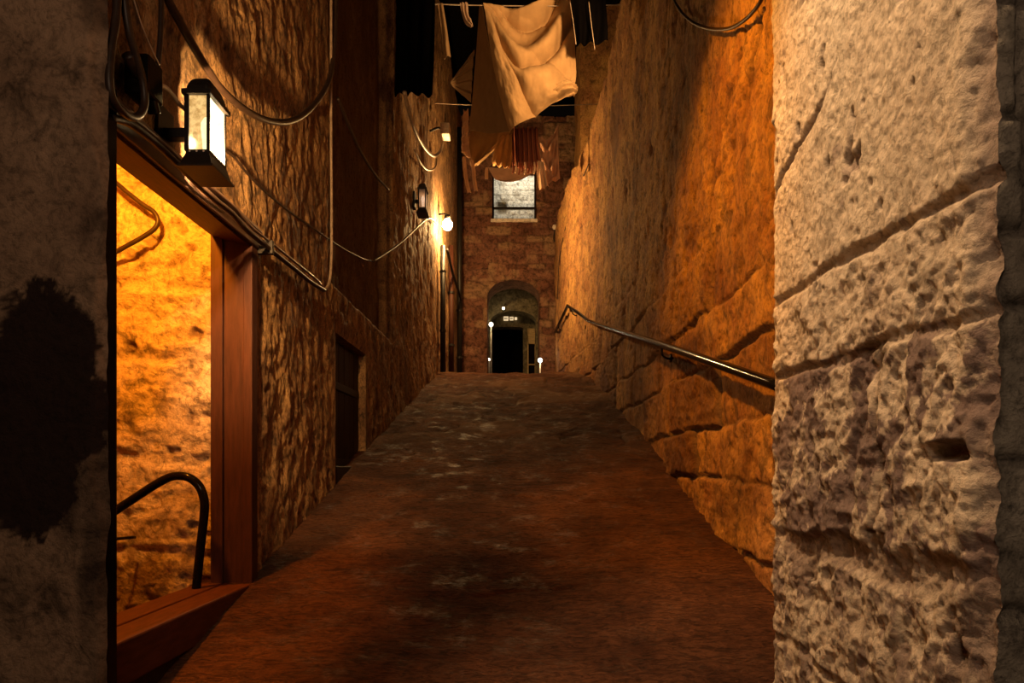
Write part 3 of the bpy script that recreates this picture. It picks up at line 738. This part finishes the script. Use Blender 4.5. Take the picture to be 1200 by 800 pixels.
# ------------------------------------------------------------------ cables
def cable(pts, r, mat, label, X=-1.31, name='cable', n=8):
    P = [onX(a[0], a[1], a[2] if len(a) > 2 else X) for a in pts]
    o = one(lambda bm: tube(bm, P, r, 9, True, n), name, mat, None, True); tag(o, label, 'cable'); return o
cable([(188, -25), (197, 0), (212, 28), (228, 56), (245, 84), (262, 107), (285, 127), (310, 140), (335, 143), (356, 134), (374, 115), (386, 92), (391, 60), (393, 20), (393, -30)], .0165, M['rubber'], 'thick dark cable sagging in a wide loop above the lit lantern', -1.27)
cable([(138, -20), (136, 20), (130, 60), (128, 95), (133, 118), (146, 133), (160, 137), (169, 124), (168, 98), (160, 68), (152, 40), (147, 10), (144, -25)], .0125, M['rubber'], 'dark looped hose hanging at the top left beside the front wall edge', -1.24, 'hose')
cable([(189, -25), (189, 10), (188, 40), (186, 66), (184, 84)], .009, M['rubber'], 'straight dark cable dropping into the black plug box', -1.25)
cable([(152, -20), (160, 10), (168, 34), (178, 58), (187, 76)], .0022, M['cable_pale'], 'thin pale wire slanting down to the black plug box', -1.22, 'wire')
cable([(130, 138), (146, 142), (160, 150), (185, 170), (208, 192), (232, 216), (252, 234), (272, 250), (288, 268), (304, 282), (325, 299), (345, 315), (365, 331), (380, 340)], .013, M['rubber'], 'dark cable running down over the doorway lintel, thicker of the pair', -1.27)
cable([(150, 136), (166, 147), (190, 167), (212, 188), (238, 212), (258, 228), (278, 246), (295, 266), (312, 280), (332, 296), (352, 312), (368, 325), (376, 333)], .0075, M['lintel'], 'thin glossy brown cable running beside the thick one over the lintel', -1.27)
cable([(372, 337), (379, 340), (385, 333), (387.5, 318), (388.5, 290), (388.5, 240), (388, 160), (388, 80), (388, 0), (388, -40)], .0095, M['cable_pale'], 'pale upright cable rising up the left wall from the end of the lintel cables', -1.28)
cable([(246, 168), (270, 180), (287, 200), (310, 224), (338, 247), (362, 264), (385, 280), (405, 293), (425, 303), (437, 306)], .0065, M['rubber'], 'thin dark cable sagging from the lit lantern along the left wall', -1.30)
cable([(437, 306), (452, 297), (470, 284), (485, 270), (498, 258), (505, 256), (512, 262)], .011, M['rubber'], 'dark cable rising along the left wall to the glaring bulb', -1.27)
cable([(188, 99), (196, 104), (203, 112), (210, 122), (219, 130)], .008, M['cable_pale'], 'short lumpy pale cable between the plug box and the lit lantern', -1.24)
cable([(396, 115), (410, 150), (424, 180), (440, 205), (455, 222)], .012, M['rubber'], 'dark cable slanting down the shadowed upper left wall', -1.27)
cable([(474, 108), (478, 126), (484, 146), (492, 164), (502, 178), (511, 182), (518, 172), (521, 152), (522, 134)], .022, M['cable_pale'], 'pale cable hanging in a deep loop below the black cloth', -1.15)
cable([(486, 176), (494, 192), (502, 199), (510, 196), (512, 186)], .012, M['cable_pale'], 'small pale cable loop under the deeper loop on the far left wall', -1.17)
cable([(782, -20), (790, 0), (800, 16), (815, 28), (835, 34), (855, 33), (872, 24), (884, 12), (892, 0), (900, -18)], .010, M['rubber'], 'dark cable sagging at the top of the right wall', 1.19)
cb2 = one(lambda bm: tube(bm, [onY(x, y, d) for x, y, d in ((690, 192, 10.4), (676, 225, 12), (664, 262, 13), (656, 300, 13.6), (653, 350, 14))], .009, 8), 'wire', M['rubber'], None, True)
tag(cb2, 'thin dark wire running down the bright far end of the right wall', 'cable')
# cable clip on the lintel corner
cl = one(lambda bm: box(bm, -1.335, -1.25, 3.50, 3.53, 1.09, 1.16, .004), 'cable_clip', M['iron']); tag(cl, 'small metal clip holding the cables at the doorway corner', 'clip')
# black plug box
pbx = empty('plug_box', onX(178, 100, -1.24)); tag(pbx, 'black plug box with gland hanging from cables left of the lit lantern', 'plug box')
c0 = onX(178, 92, -1.24)
one(lambda bm: box(bm, -1.31, -1.225, c0.y-.05, c0.y+.05, c0.z-.075, c0.z+.06, .010), 'box_body', M['black_paint'], pbx)
one(lambda bm: tube(bm, [onX(176, 110, -1.25), onX(178, 122, -1.25), onX(181, 133, -1.25)], .022, 12), 'plug', M['black_paint'], pbx, True)
one(lambda bm: tube(bm, [onX(163, 88, -1.26), onX(156, 76, -1.26), onX(150, 64, -1.26)], .020, 12), 'gland', M['rubber'], pbx, True)
# pale box on the loop
wb = one(lambda bm: box(bm, -1.16, -1.02, 10.4, 10.65, (HY-160)/F*10.5, (HY-147)/F*10.5, .01), 'junction_box', M['white_plastic']); tag(wb, 'pale box fixed high on the far left wall among hanging cables', 'box')
one(lambda bm: tube(bm, [(-1.33, 10.5, 5.15), (-1.2, 10.5, 5.2), (-1.1, 10.5, 5.16)], .018, 8), 'box_arm', M['iron'], wb, True)

# pipes by the far left corner
for px, Y, r, lab, mt in ((519, 11.6, .045, 'dark upright pipe under the glaring bulb, nearest of the far left pipes', 'iron'), (529, 13.0, .05, 'red brown upright pipe between the two dark ones on the far left', 'redwood_v'), (538.5, 14.5, .055, 'dark upright pipe in the far left corner beside the back wall', 'iron')):
    p = onY(px, 300, Y); z1 = (HY-(288 if px < 535 else 150))/F*Y
    o = empty('drain_pipe', (p.x, Y, 1.75)); tag(o, lab, 'pipe')
    one(lambda bm: tube(bm, [(p.x, Y, 1.6), (p.x, Y, z1)], r, 12, False), 'pipe', M[mt], o, True)
    for zz in (2.3, 3.3): one(lambda bm: lathe(bm, [(r*1.25, -.02), (r*1.25, .02)], (p.x, Y, zz), 14), 'pipe_collar', M['iron'], o)
o = one(lambda bm: tube(bm, [onY(524, 292, 12.0), onY(530, 318, 12.7), onY(540, 350, 14.4), onY(541, 360, 15.2)], .025, 8), 'pipe', M['iron'], None, True); tag(o, 'thin slanting pipe running from the glaring bulb to the back corner', 'pipe')
# little camera / lamp on the back wall right
cm = empty('security_camera', onY(651, 268, 15.2)); tag(cm, 'tiny white security camera on the back wall beside the right wall', 'camera')
q = onY(650.5, 266, 15.2)
one(lambda bm: lathe(bm, [(.01, -.06), (.05, -.04), (.06, .0), (.05, .04), (.01, .05)], q, 14), 'camera_dome', M['white_plastic'], cm, True)
one(lambda bm: tube(bm, [q+Vector((0, 0, -.04)), q+Vector((-.02, .1, -.2)), q+Vector((-.0, .3, -.22))], .015, 8), 'camera_arm', M['iron'], cm, True)

# lamps in the passage
def small_lamp(name, px, py, Y, r, label, post=None):
    p = onY(px, py, Y); o = empty(name, p); tag(o, label, 'lamp')
    one(lambda bm: lathe(bm, [(.1*r, -r), (.7*r, -.7*r), (r, 0), (.7*r, .7*r), (.1*r, r)], p, 14), 'bulb', M['bulb_small'], o, True)
    if post is not None: one(lambda bm: tube(bm, [(p.x, p.y, p.z-r*.8), (p.x, p.y, post)], .016, 8, False), 'post', M['white_plastic'], o, True)
    else: one(lambda bm: box(bm, p.x-.03, p.x+.03, p.y+r*.6, p.y+r*.6+.12, p.z-.03, p.z+.03, .005), 'lamp_mount', M['iron'], o)
    return p
L1 = small_lamp('post_lamp', 575.5, 380, 16.9, .055, 'small bright lamp on a thin pale post inside the arch, left', 1.75)
small_lamp('spot_lamp', 590, 361, 17.14, .035, 'tiny dim lamp under the inner arch above the three small signs')
L3 = small_lamp('bollard_lamp', 633, 422, 14.6, .05, 'short bollard lamp at the right foot of the arch', 1.70)
small_lamp('floor_lamp', 573, 421, 16.6, .032, 'tiny lamp low on the left inside the arch', 1.75)
for i, (px, w, hgt, lab) in enumerate(((593, .13, .11, 'pale square sign over the dark end doorway, leftmost of three'), (599.5, .10, .09, 'pale little sign over the dark end doorway, middle of three'), (604.5, .07, .07, 'small bright sign over the dark end doorway, rightmost of three'))):
    p = onY(px, 373, 18.52); o = empty('sign', p); tag(o, lab, 'sign')
    one(lambda bm: box(bm, p.x-w/2, p.x+w/2, p.y, p.y+.04, p.z-hgt/2, p.z+hgt/2, .004), 'sign_face', M['sign_lit'], o)
    if i < 2: one(lambda bm: [box(bm, p.x-w*.32+k*w*.22, p.x-w*.32+k*w*.22+w*.13, p.y-.006, p.y-.001, p.z-hgt*.25, p.z+hgt*.22) for k in range(3)], 'sign_mark', M['iron'], o)

# ------------------------------------------------------------------ washing lines and laundry
def line(z0, Y, x0, x1, sag, label, zoff=0):
    pts = [(x0+(x1-x0)*t, Y, z0-sag*4*t*(1-t)) for t in np.linspace(0, 1, 9)]
    o = one(lambda bm: tube(bm, pts, .006, 6), 'washing_line', M['cable_pale'], None, True); tag(o, label, 'washing line')
line(5.43, 8.0, -1.37, 1.9, .04, 'thin pale washing line across the alley holding the big ochre sheet')
line(5.95, 11.2, -1.33, 1.6, .04, 'washing line farther up the alley behind the big ochre sheet')

def laundry(name, rows, Y, mat, label, cat, nu=70, nv=70, fold=None, thick=.006, wr=.012, seed=0, hem=None):
    """rows: polylines of photo points from left to right, top to bottom; each point (px, py[, depth offset])"""
    R = []
    for row in rows:
        P = [Vector((a[0], a[1], a[2] if len(a) > 2 else 0)) for a in row]
        if len(P) == 1: P = P*2
        c = catmull(P, 12) if len(P) > 2 else [P[0].lerp(P[1], t) for t in np.linspace(0, 1, 13)]
        idx = np.linspace(0, len(c)-1, nu); A = np.array([list(v) for v in c])
        R.append(np.stack([np.interp(idx, np.arange(len(c)), A[:, k]) for k in range(3)], -1))
    R = np.array(R); t = np.linspace(0, len(rows)-1, nv)
    G = np.zeros((nu, nv, 3))
    for i in range(nu):
        c = catmull([Vector(R[k, i]) for k in range(len(rows))], 16) if len(rows) > 2 else [Vector(R[0, i]).lerp(Vector(R[1, i]), q) for q in np.linspace(0, 1, 17)]
        A = np.array([list(v) for v in c]); idx = np.linspace(0, len(c)-1, nv)
        for k in range(3): G[i, :, k] = np.interp(idx, np.arange(len(c)), A[:, k])
    U, V = np.meshgrid(np.linspace(0, 1, nu), np.linspace(0, 1, nv), indexing='ij')
    dep = G[..., 2]
    if fold is not None: dep = dep+fold(U, V)
    dep = dep+wr*fbm(U*6+seed, V*5, 0, 4, seed+400)
    Yw = Y+dep; Yb = Y+G[..., 2]
    X = (G[..., 0]-CX)/F*Yb; Z = (HY-G[..., 1])/F*Yb
    S = Surf(); S.grid(np.stack([X, Yw, Z], -1))
    o = S.build(name, mat)
    md = o.modifiers.new('thickness', 'SOLIDIFY'); md.thickness = thick; md.offset = 0
    tag(o, label, cat, None); return o
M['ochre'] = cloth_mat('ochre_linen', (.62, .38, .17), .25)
M['ochre_dark'] = cloth_mat('ochre_linen_shaded', (.40, .25, .12), .25)  # darker copy of the ochre linen, shade painted into its colour
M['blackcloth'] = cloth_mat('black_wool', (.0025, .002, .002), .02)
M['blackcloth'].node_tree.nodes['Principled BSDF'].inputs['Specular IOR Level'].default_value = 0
M['redcloth'] = cloth_mat('red_brown_cloth', (.30, .10, .06), .25)
M['browncloth'] = cloth_mat('brown_cloth', (.48, .26, .16), .25)
M['palecloth'] = cloth_mat('pale_linen', (.62, .42, .28), .3)
def sheetfold(U, V):
    th = np.arctan2(U*.9+.02, V+.05); r = np.sqrt(U*U*.6+V*V)
    w = .25*fbm(U*3, V*3, 0, 3, 44)
    def pleat(x): return 1-np.abs(np.sin(x))**.7*2
    fan = .075*pleat(th*7.5+w)*np.clip(r, 0, .75)*(1-.5*ss(.6, 1, U))
    # swags sagging between the two pegs
    sag = V-.42*4*(U-.08)*(1.02-U)*.55
    sw = .13*pleat(sag*10+w*2+.6)*ss(.12, .35, U)*(1-ss(.25, .55, sag))
    pocket = .28*np.exp(-(((U-.5)/.28)**2+((sag-.05)/.09)**2))
    return (fan+sw+pocket)*ss(0, .06, V)
# lit half of the sheet: hung by its left corner, swagged to the right, gathered into a bundle
big_sheet = laundry('sheet', [
    [(566, 4, 0), (600, 9, .02), (632, 2, .04), (668, -12, .02)],
    [(569, 18, -.02), (598, 34, -.04), (634, 30, .0), (669, 12, .06)],
    [(574, 52, -.03), (604, 68, -.12), (640, 58, -.08), (672, 48, .10)],
    [(580, 86, -.03), (610, 98, -.16), (645, 88, -.10), (675, 84, .04)],
    [(588, 120, -.02), (612, 122, -.12), (648, 112, -.14), (674, 98, -.06)],
    [(597, 153, 0), (616, 143, -.05), (645, 124, -.08), (673, 108, -.02)]],
    8.0, M['ochre'], 'big ochre sheet with deep folds gathered to the right on the near washing line', 'sheet', 150, 130, sheetfold, wr=.035, seed=3)
# its left fall, the shade painted in with a darker cloth colour
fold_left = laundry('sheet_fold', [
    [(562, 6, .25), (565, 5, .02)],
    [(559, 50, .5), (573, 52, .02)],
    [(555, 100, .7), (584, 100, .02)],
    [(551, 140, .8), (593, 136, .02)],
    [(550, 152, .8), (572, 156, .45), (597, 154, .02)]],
    8.02, M['ochre_dark'], 'left fall of the folded ochre sheet with its shade painted in', 'sheet', 40, 60, wr=.015, seed=5)
def fanfold(U, V): return .035*np.sin(V*26)*U
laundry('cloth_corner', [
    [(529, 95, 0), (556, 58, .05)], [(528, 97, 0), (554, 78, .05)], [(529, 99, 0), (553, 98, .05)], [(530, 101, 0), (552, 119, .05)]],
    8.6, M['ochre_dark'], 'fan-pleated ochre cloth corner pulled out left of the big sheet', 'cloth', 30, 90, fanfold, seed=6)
def bun(U, V): return -.10*np.sin(U*math.pi)*np.sin(V*math.pi)+.02*np.sin(V*20+U*6)
knot = laundry('knotted_end', [
    [(636, 108, 0), (655, 98, 0), (668, 95, 0), (676, 100, 0)],
    [(637, 116, 0), (655, 107, -.05), (668, 104, -.05), (677, 106, 0)],
    [(642, 124, 0), (655, 118, 0), (668, 114, 0), (673, 112, 0)]],
    7.9, M['ochre'], 'knotted ochre bundle at the lower right end of the big sheet', 'cloth', 50, 40, bun, wr=.03, seed=7)
def vf(n, a, ph=0): return lambda U, V: a*np.sin(U*n+ph+1.2*V)*(.3+.7*V)
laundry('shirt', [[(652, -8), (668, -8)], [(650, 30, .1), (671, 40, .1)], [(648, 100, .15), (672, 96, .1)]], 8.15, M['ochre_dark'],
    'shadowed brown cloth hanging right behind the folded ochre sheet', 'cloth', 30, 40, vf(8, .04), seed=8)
for q, lab in ((fold_left, 'ochre fold with painted shade'), (knot, 'knotted ochre end')):
    q.parent = big_sheet; q['label'] = lab
    del q['category']
# black garments
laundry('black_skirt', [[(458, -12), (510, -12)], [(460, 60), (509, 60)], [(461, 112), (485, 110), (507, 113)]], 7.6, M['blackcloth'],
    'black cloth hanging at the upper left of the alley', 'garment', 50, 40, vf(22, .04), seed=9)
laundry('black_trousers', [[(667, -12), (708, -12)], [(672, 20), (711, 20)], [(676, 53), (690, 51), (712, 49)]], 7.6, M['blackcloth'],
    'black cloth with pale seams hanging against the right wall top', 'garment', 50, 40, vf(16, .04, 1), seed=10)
for pts, lab in ((((668, 2), (672, 28), (675, 52)), 'left'), (((690, 2), (693, 28), (697, 58)), 'right')):
    o = one(lambda bm: tube(bm, [onY(a, b, 7.5) for a, b in pts], .004, 6), 'thread', M['cable_pale'], None, True)
    tag(o, 'pale frayed thread hanging down the black cloth at right, %s one' % ('nearer the ochre sheet' if lab == 'left' else 'nearer the right wall'), 'thread')
# small scraps
laundry('rag', [[(539, 3), (548, 3)], [(541, 14), (549, 16)], [(545, 26), (552, 22)], [(552, 31), (554, 29)]], 8.0, M['palecloth'],
    'short twisted pale rag on the near line left of the big sheet', 'cloth', 24, 40, vf(14, .03), seed=11)
laundry('ribbon', [[(513, 4), (519, 4)], [(517, 35), (524, 36)], [(520, 68), (528, 66)]], 8.0, M['ochre_dark'],
    'narrow dim strip of cloth hanging beside the black cloth', 'cloth', 16, 40, vf(6, .03), seed=12)
# far line
Y2 = 11.2
laundry('drape', [[(552, 150), (575, 150), (603, 151)], [(549, 165), (575, 168), (598, 160)], [(549, 182), (565, 184), (583, 172)], [(551, 192), (556, 194), (562, 190)]], Y2, M['ochre_dark'],
    'dim ochre drape looped below the big sheet on the far line', 'cloth', 50, 50, vf(16, .06), seed=13)
laundry('shirt', [[(586, 160), (600, 157)], [(580, 172, -.04), (600, 174)], [(577, 188, -.04), (599, 190)], [(578, 193), (597, 198)]], Y2-.1, M['ochre'],
    'bright ochre shirt tail hanging in front of the high opening', 'cloth', 40, 40, vf(18, .04), seed=14, wr=.03)
laundry('fringed_shawl', [[(599, 150), (630, 150)], [(600, 172), (631, 172)], [(601, 192), (616, 199), (634, 192)]], Y2+.05, M['redcloth'],
    'red brown fringed shawl hanging right of the ochre shirt tail', 'shawl', 80, 40, lambda U, V: .045*np.sin(U*38), seed=15)
for k in range(9):
    x = 601+k*3.6; pts = [(x, 190), (x+.8, 198), (x-.6, 202+random.random()*4)]
    o = one(lambda bm: tube(bm, [onY(a, b, Y2-.05) for a, b in pts], .014, 6), 'tassel', M['palecloth'] if k % 3 == 1 else M['redcloth'], None, True)
    sh = [q for q in bpy.data.objects if q.name == 'fringed_shawl'][0]
    o.parent = sh
laundry('valance', [[(572, 196), (600, 196), (632, 190)], [(577, 205), (605, 208), (632, 196)], [(580, 209), (600, 214), (628, 200)]], YB-.5, M['browncloth'],
    'dull brown cloth swagged across the top of the high opening', 'cloth', 50, 30, vf(8, .05), seed=16)
def swag(U, V): return .05*np.sin(V*18+4*np.abs(U-.45))*(1-np.abs(2*U-1)**2)+.03*np.sin(U*18)
laundry('blanket', [[(627, 156), (642, 162), (655, 146)], [(629, 172), (643, 182), (654, 165)], [(632, 192), (645, 204), (655, 192)], [(634, 222), (645, 214), (656, 210)]], Y2+.13, M['browncloth'],
    'brown blanket hanging in swags at the right end of the far line', 'blanket', 60, 60, swag, seed=17)
laundry('towel', [[(630, 188), (637, 190)], [(630, 205), (640, 206)], [(632, 222), (643, 218)]], Y2-.15, M['palecloth'],
    'pale towel end hanging below the brown blanket', 'towel', 24, 30, vf(12, .04), seed=18)
laundry('stocking', [[(543, 128), (549, 128)], [(541, 160), (549, 162)], [(541, 180), (552, 184)]], 10.2, M['palecloth'],
    'crumpled pale stocking bunch hanging left of the dim ochre drape', 'garment', 24, 60, lambda U, V: .05*np.sin(V*30+U*4), seed=19, wr=.03)
def sock(pts, lab):
    w = [(x-2.2, y) for x, y in pts]; rows = [[(x-2, y), (x+2, y)] for x, y in pts]
    laundry('sock', rows, 10.2, M['palecloth'], lab, 'sock', 16, 40, lambda U, V: .03*np.sin(U*3.14)*-1, seed=20)
sock([(544, 184), (545, 200), (547, 214), (550, 226)], 'long pale sock hanging low, left one of the pair above the bulb')
sock([(553, 188), (555, 200), (556, 212), (558, 224)], 'long pale sock hanging low, right one of the pair above the bulb')
laundry('rag', [[(569, 196), (572, 196)], [(568, 204), (572, 204)], [(568.5, 210), (572, 210)]], 10.8, M['palecloth'],
    'tiny pale rag hanging alone left of the high opening', 'cloth', 8, 16, seed=21)
# ------------------------------------------------------------------ light
def point(name, loc, col, e, r=.03):
    l = bpy.data.lights.new(name, 'POINT'); l.color = col; l.energy = e; l.shadow_soft_size = r
    o = bpy.data.objects.new(name, l); o.location = loc; C.objects.link(o); return o
def spot(name, loc, to, col, e, ang, blend=.5, r=.08):
    l = bpy.data.lights.new(name, 'SPOT'); l.color = col; l.energy = e; l.spot_size = math.radians(ang); l.spot_blend = blend; l.shadow_soft_size = r
    o = bpy.data.objects.new(name, l); o.location = loc; C.objects.link(o)
    o.rotation_euler = (Vector(to)-Vector(loc)).to_track_quat('-Z', 'Y').to_euler(); return o
point('lantern_light', (LN[0]+.035, LN[1]+.085, LN[2]+.10), (1, .60, .25), 460, .02)
point('far_bulb_light', (-1.08, 11.7, 4.12), (1, .56, .19), 450, .07)
point('stairwell_light', (-1.68, 2.70, 1.50), (1, .32, .015), 175, .05)
spot('fill_amber', (-1.1, 2.6, 3.6), (1.22, 3.8, 1.2), (1, .36, .02), 800, 60, .8)  # unseen amber spot added to light the right wall
spot('fill_pale', (-.3, 1.75, 3.5), (.95, 1.9, -.25), (1, .62, .32), 540, 48, .6, .03)  # unseen pale spot added to rake the pier from above
spot('fill_laundry', (1.12, 6.2, 4.4), (.15, 8.0, 4.8), (1, .58, .24), 300, 65, .6)  # extra spot, out of view, put in to light the big sheet
point('passage_light', (L1.x+.05, 16.7, L1.z), (1, .75, .35), 6, .05)
point('bollard_light', (L3.x, 14.5, L3.z+.03), (1, .8, .5), 3, .05)
spot('upper_window_light', (.1, 15.95, 7.3), (0, 16.75, 6.1), (1, .88, .68), 75, 120, .5)
point('fill_ambient', (-.2, -1.0, 1.7), (1, .66, .42), 105, .4)  # unseen fill added behind the camera for the near faces
w = bpy.data.worlds.new('night'); bpy.context.scene.world = w; w.use_nodes = True
w.node_tree.nodes['Background'].inputs[0].default_value = (.02, .012, .008, 1); w.node_tree.nodes['Background'].inputs[1].default_value = .1

# ------------------------------------------------------------------ camera
cam = bpy.data.cameras.new('camera'); co = bpy.data.objects.new('camera', cam); C.objects.link(co)
cam.sensor_width = 36; cam.lens = 24.0; cam.shift_x = -5/1200; cam.shift_y = 146/1200
cam.clip_start = .02; co.location = (0, 0, 0); co.rotation_euler = (math.pi/2, 0, 0)
sc = bpy.context.scene; sc.camera = co
sc.view_settings.view_transform = 'Standard'; sc.view_settings.look = 'None'; sc.view_settings.gamma = 1; sc.view_settings.use_curve_mapping = False
sc.view_settings.exposure = 0
sc.cycles.use_denoising = True
sc.cycles.sample_clamp_indirect = 4
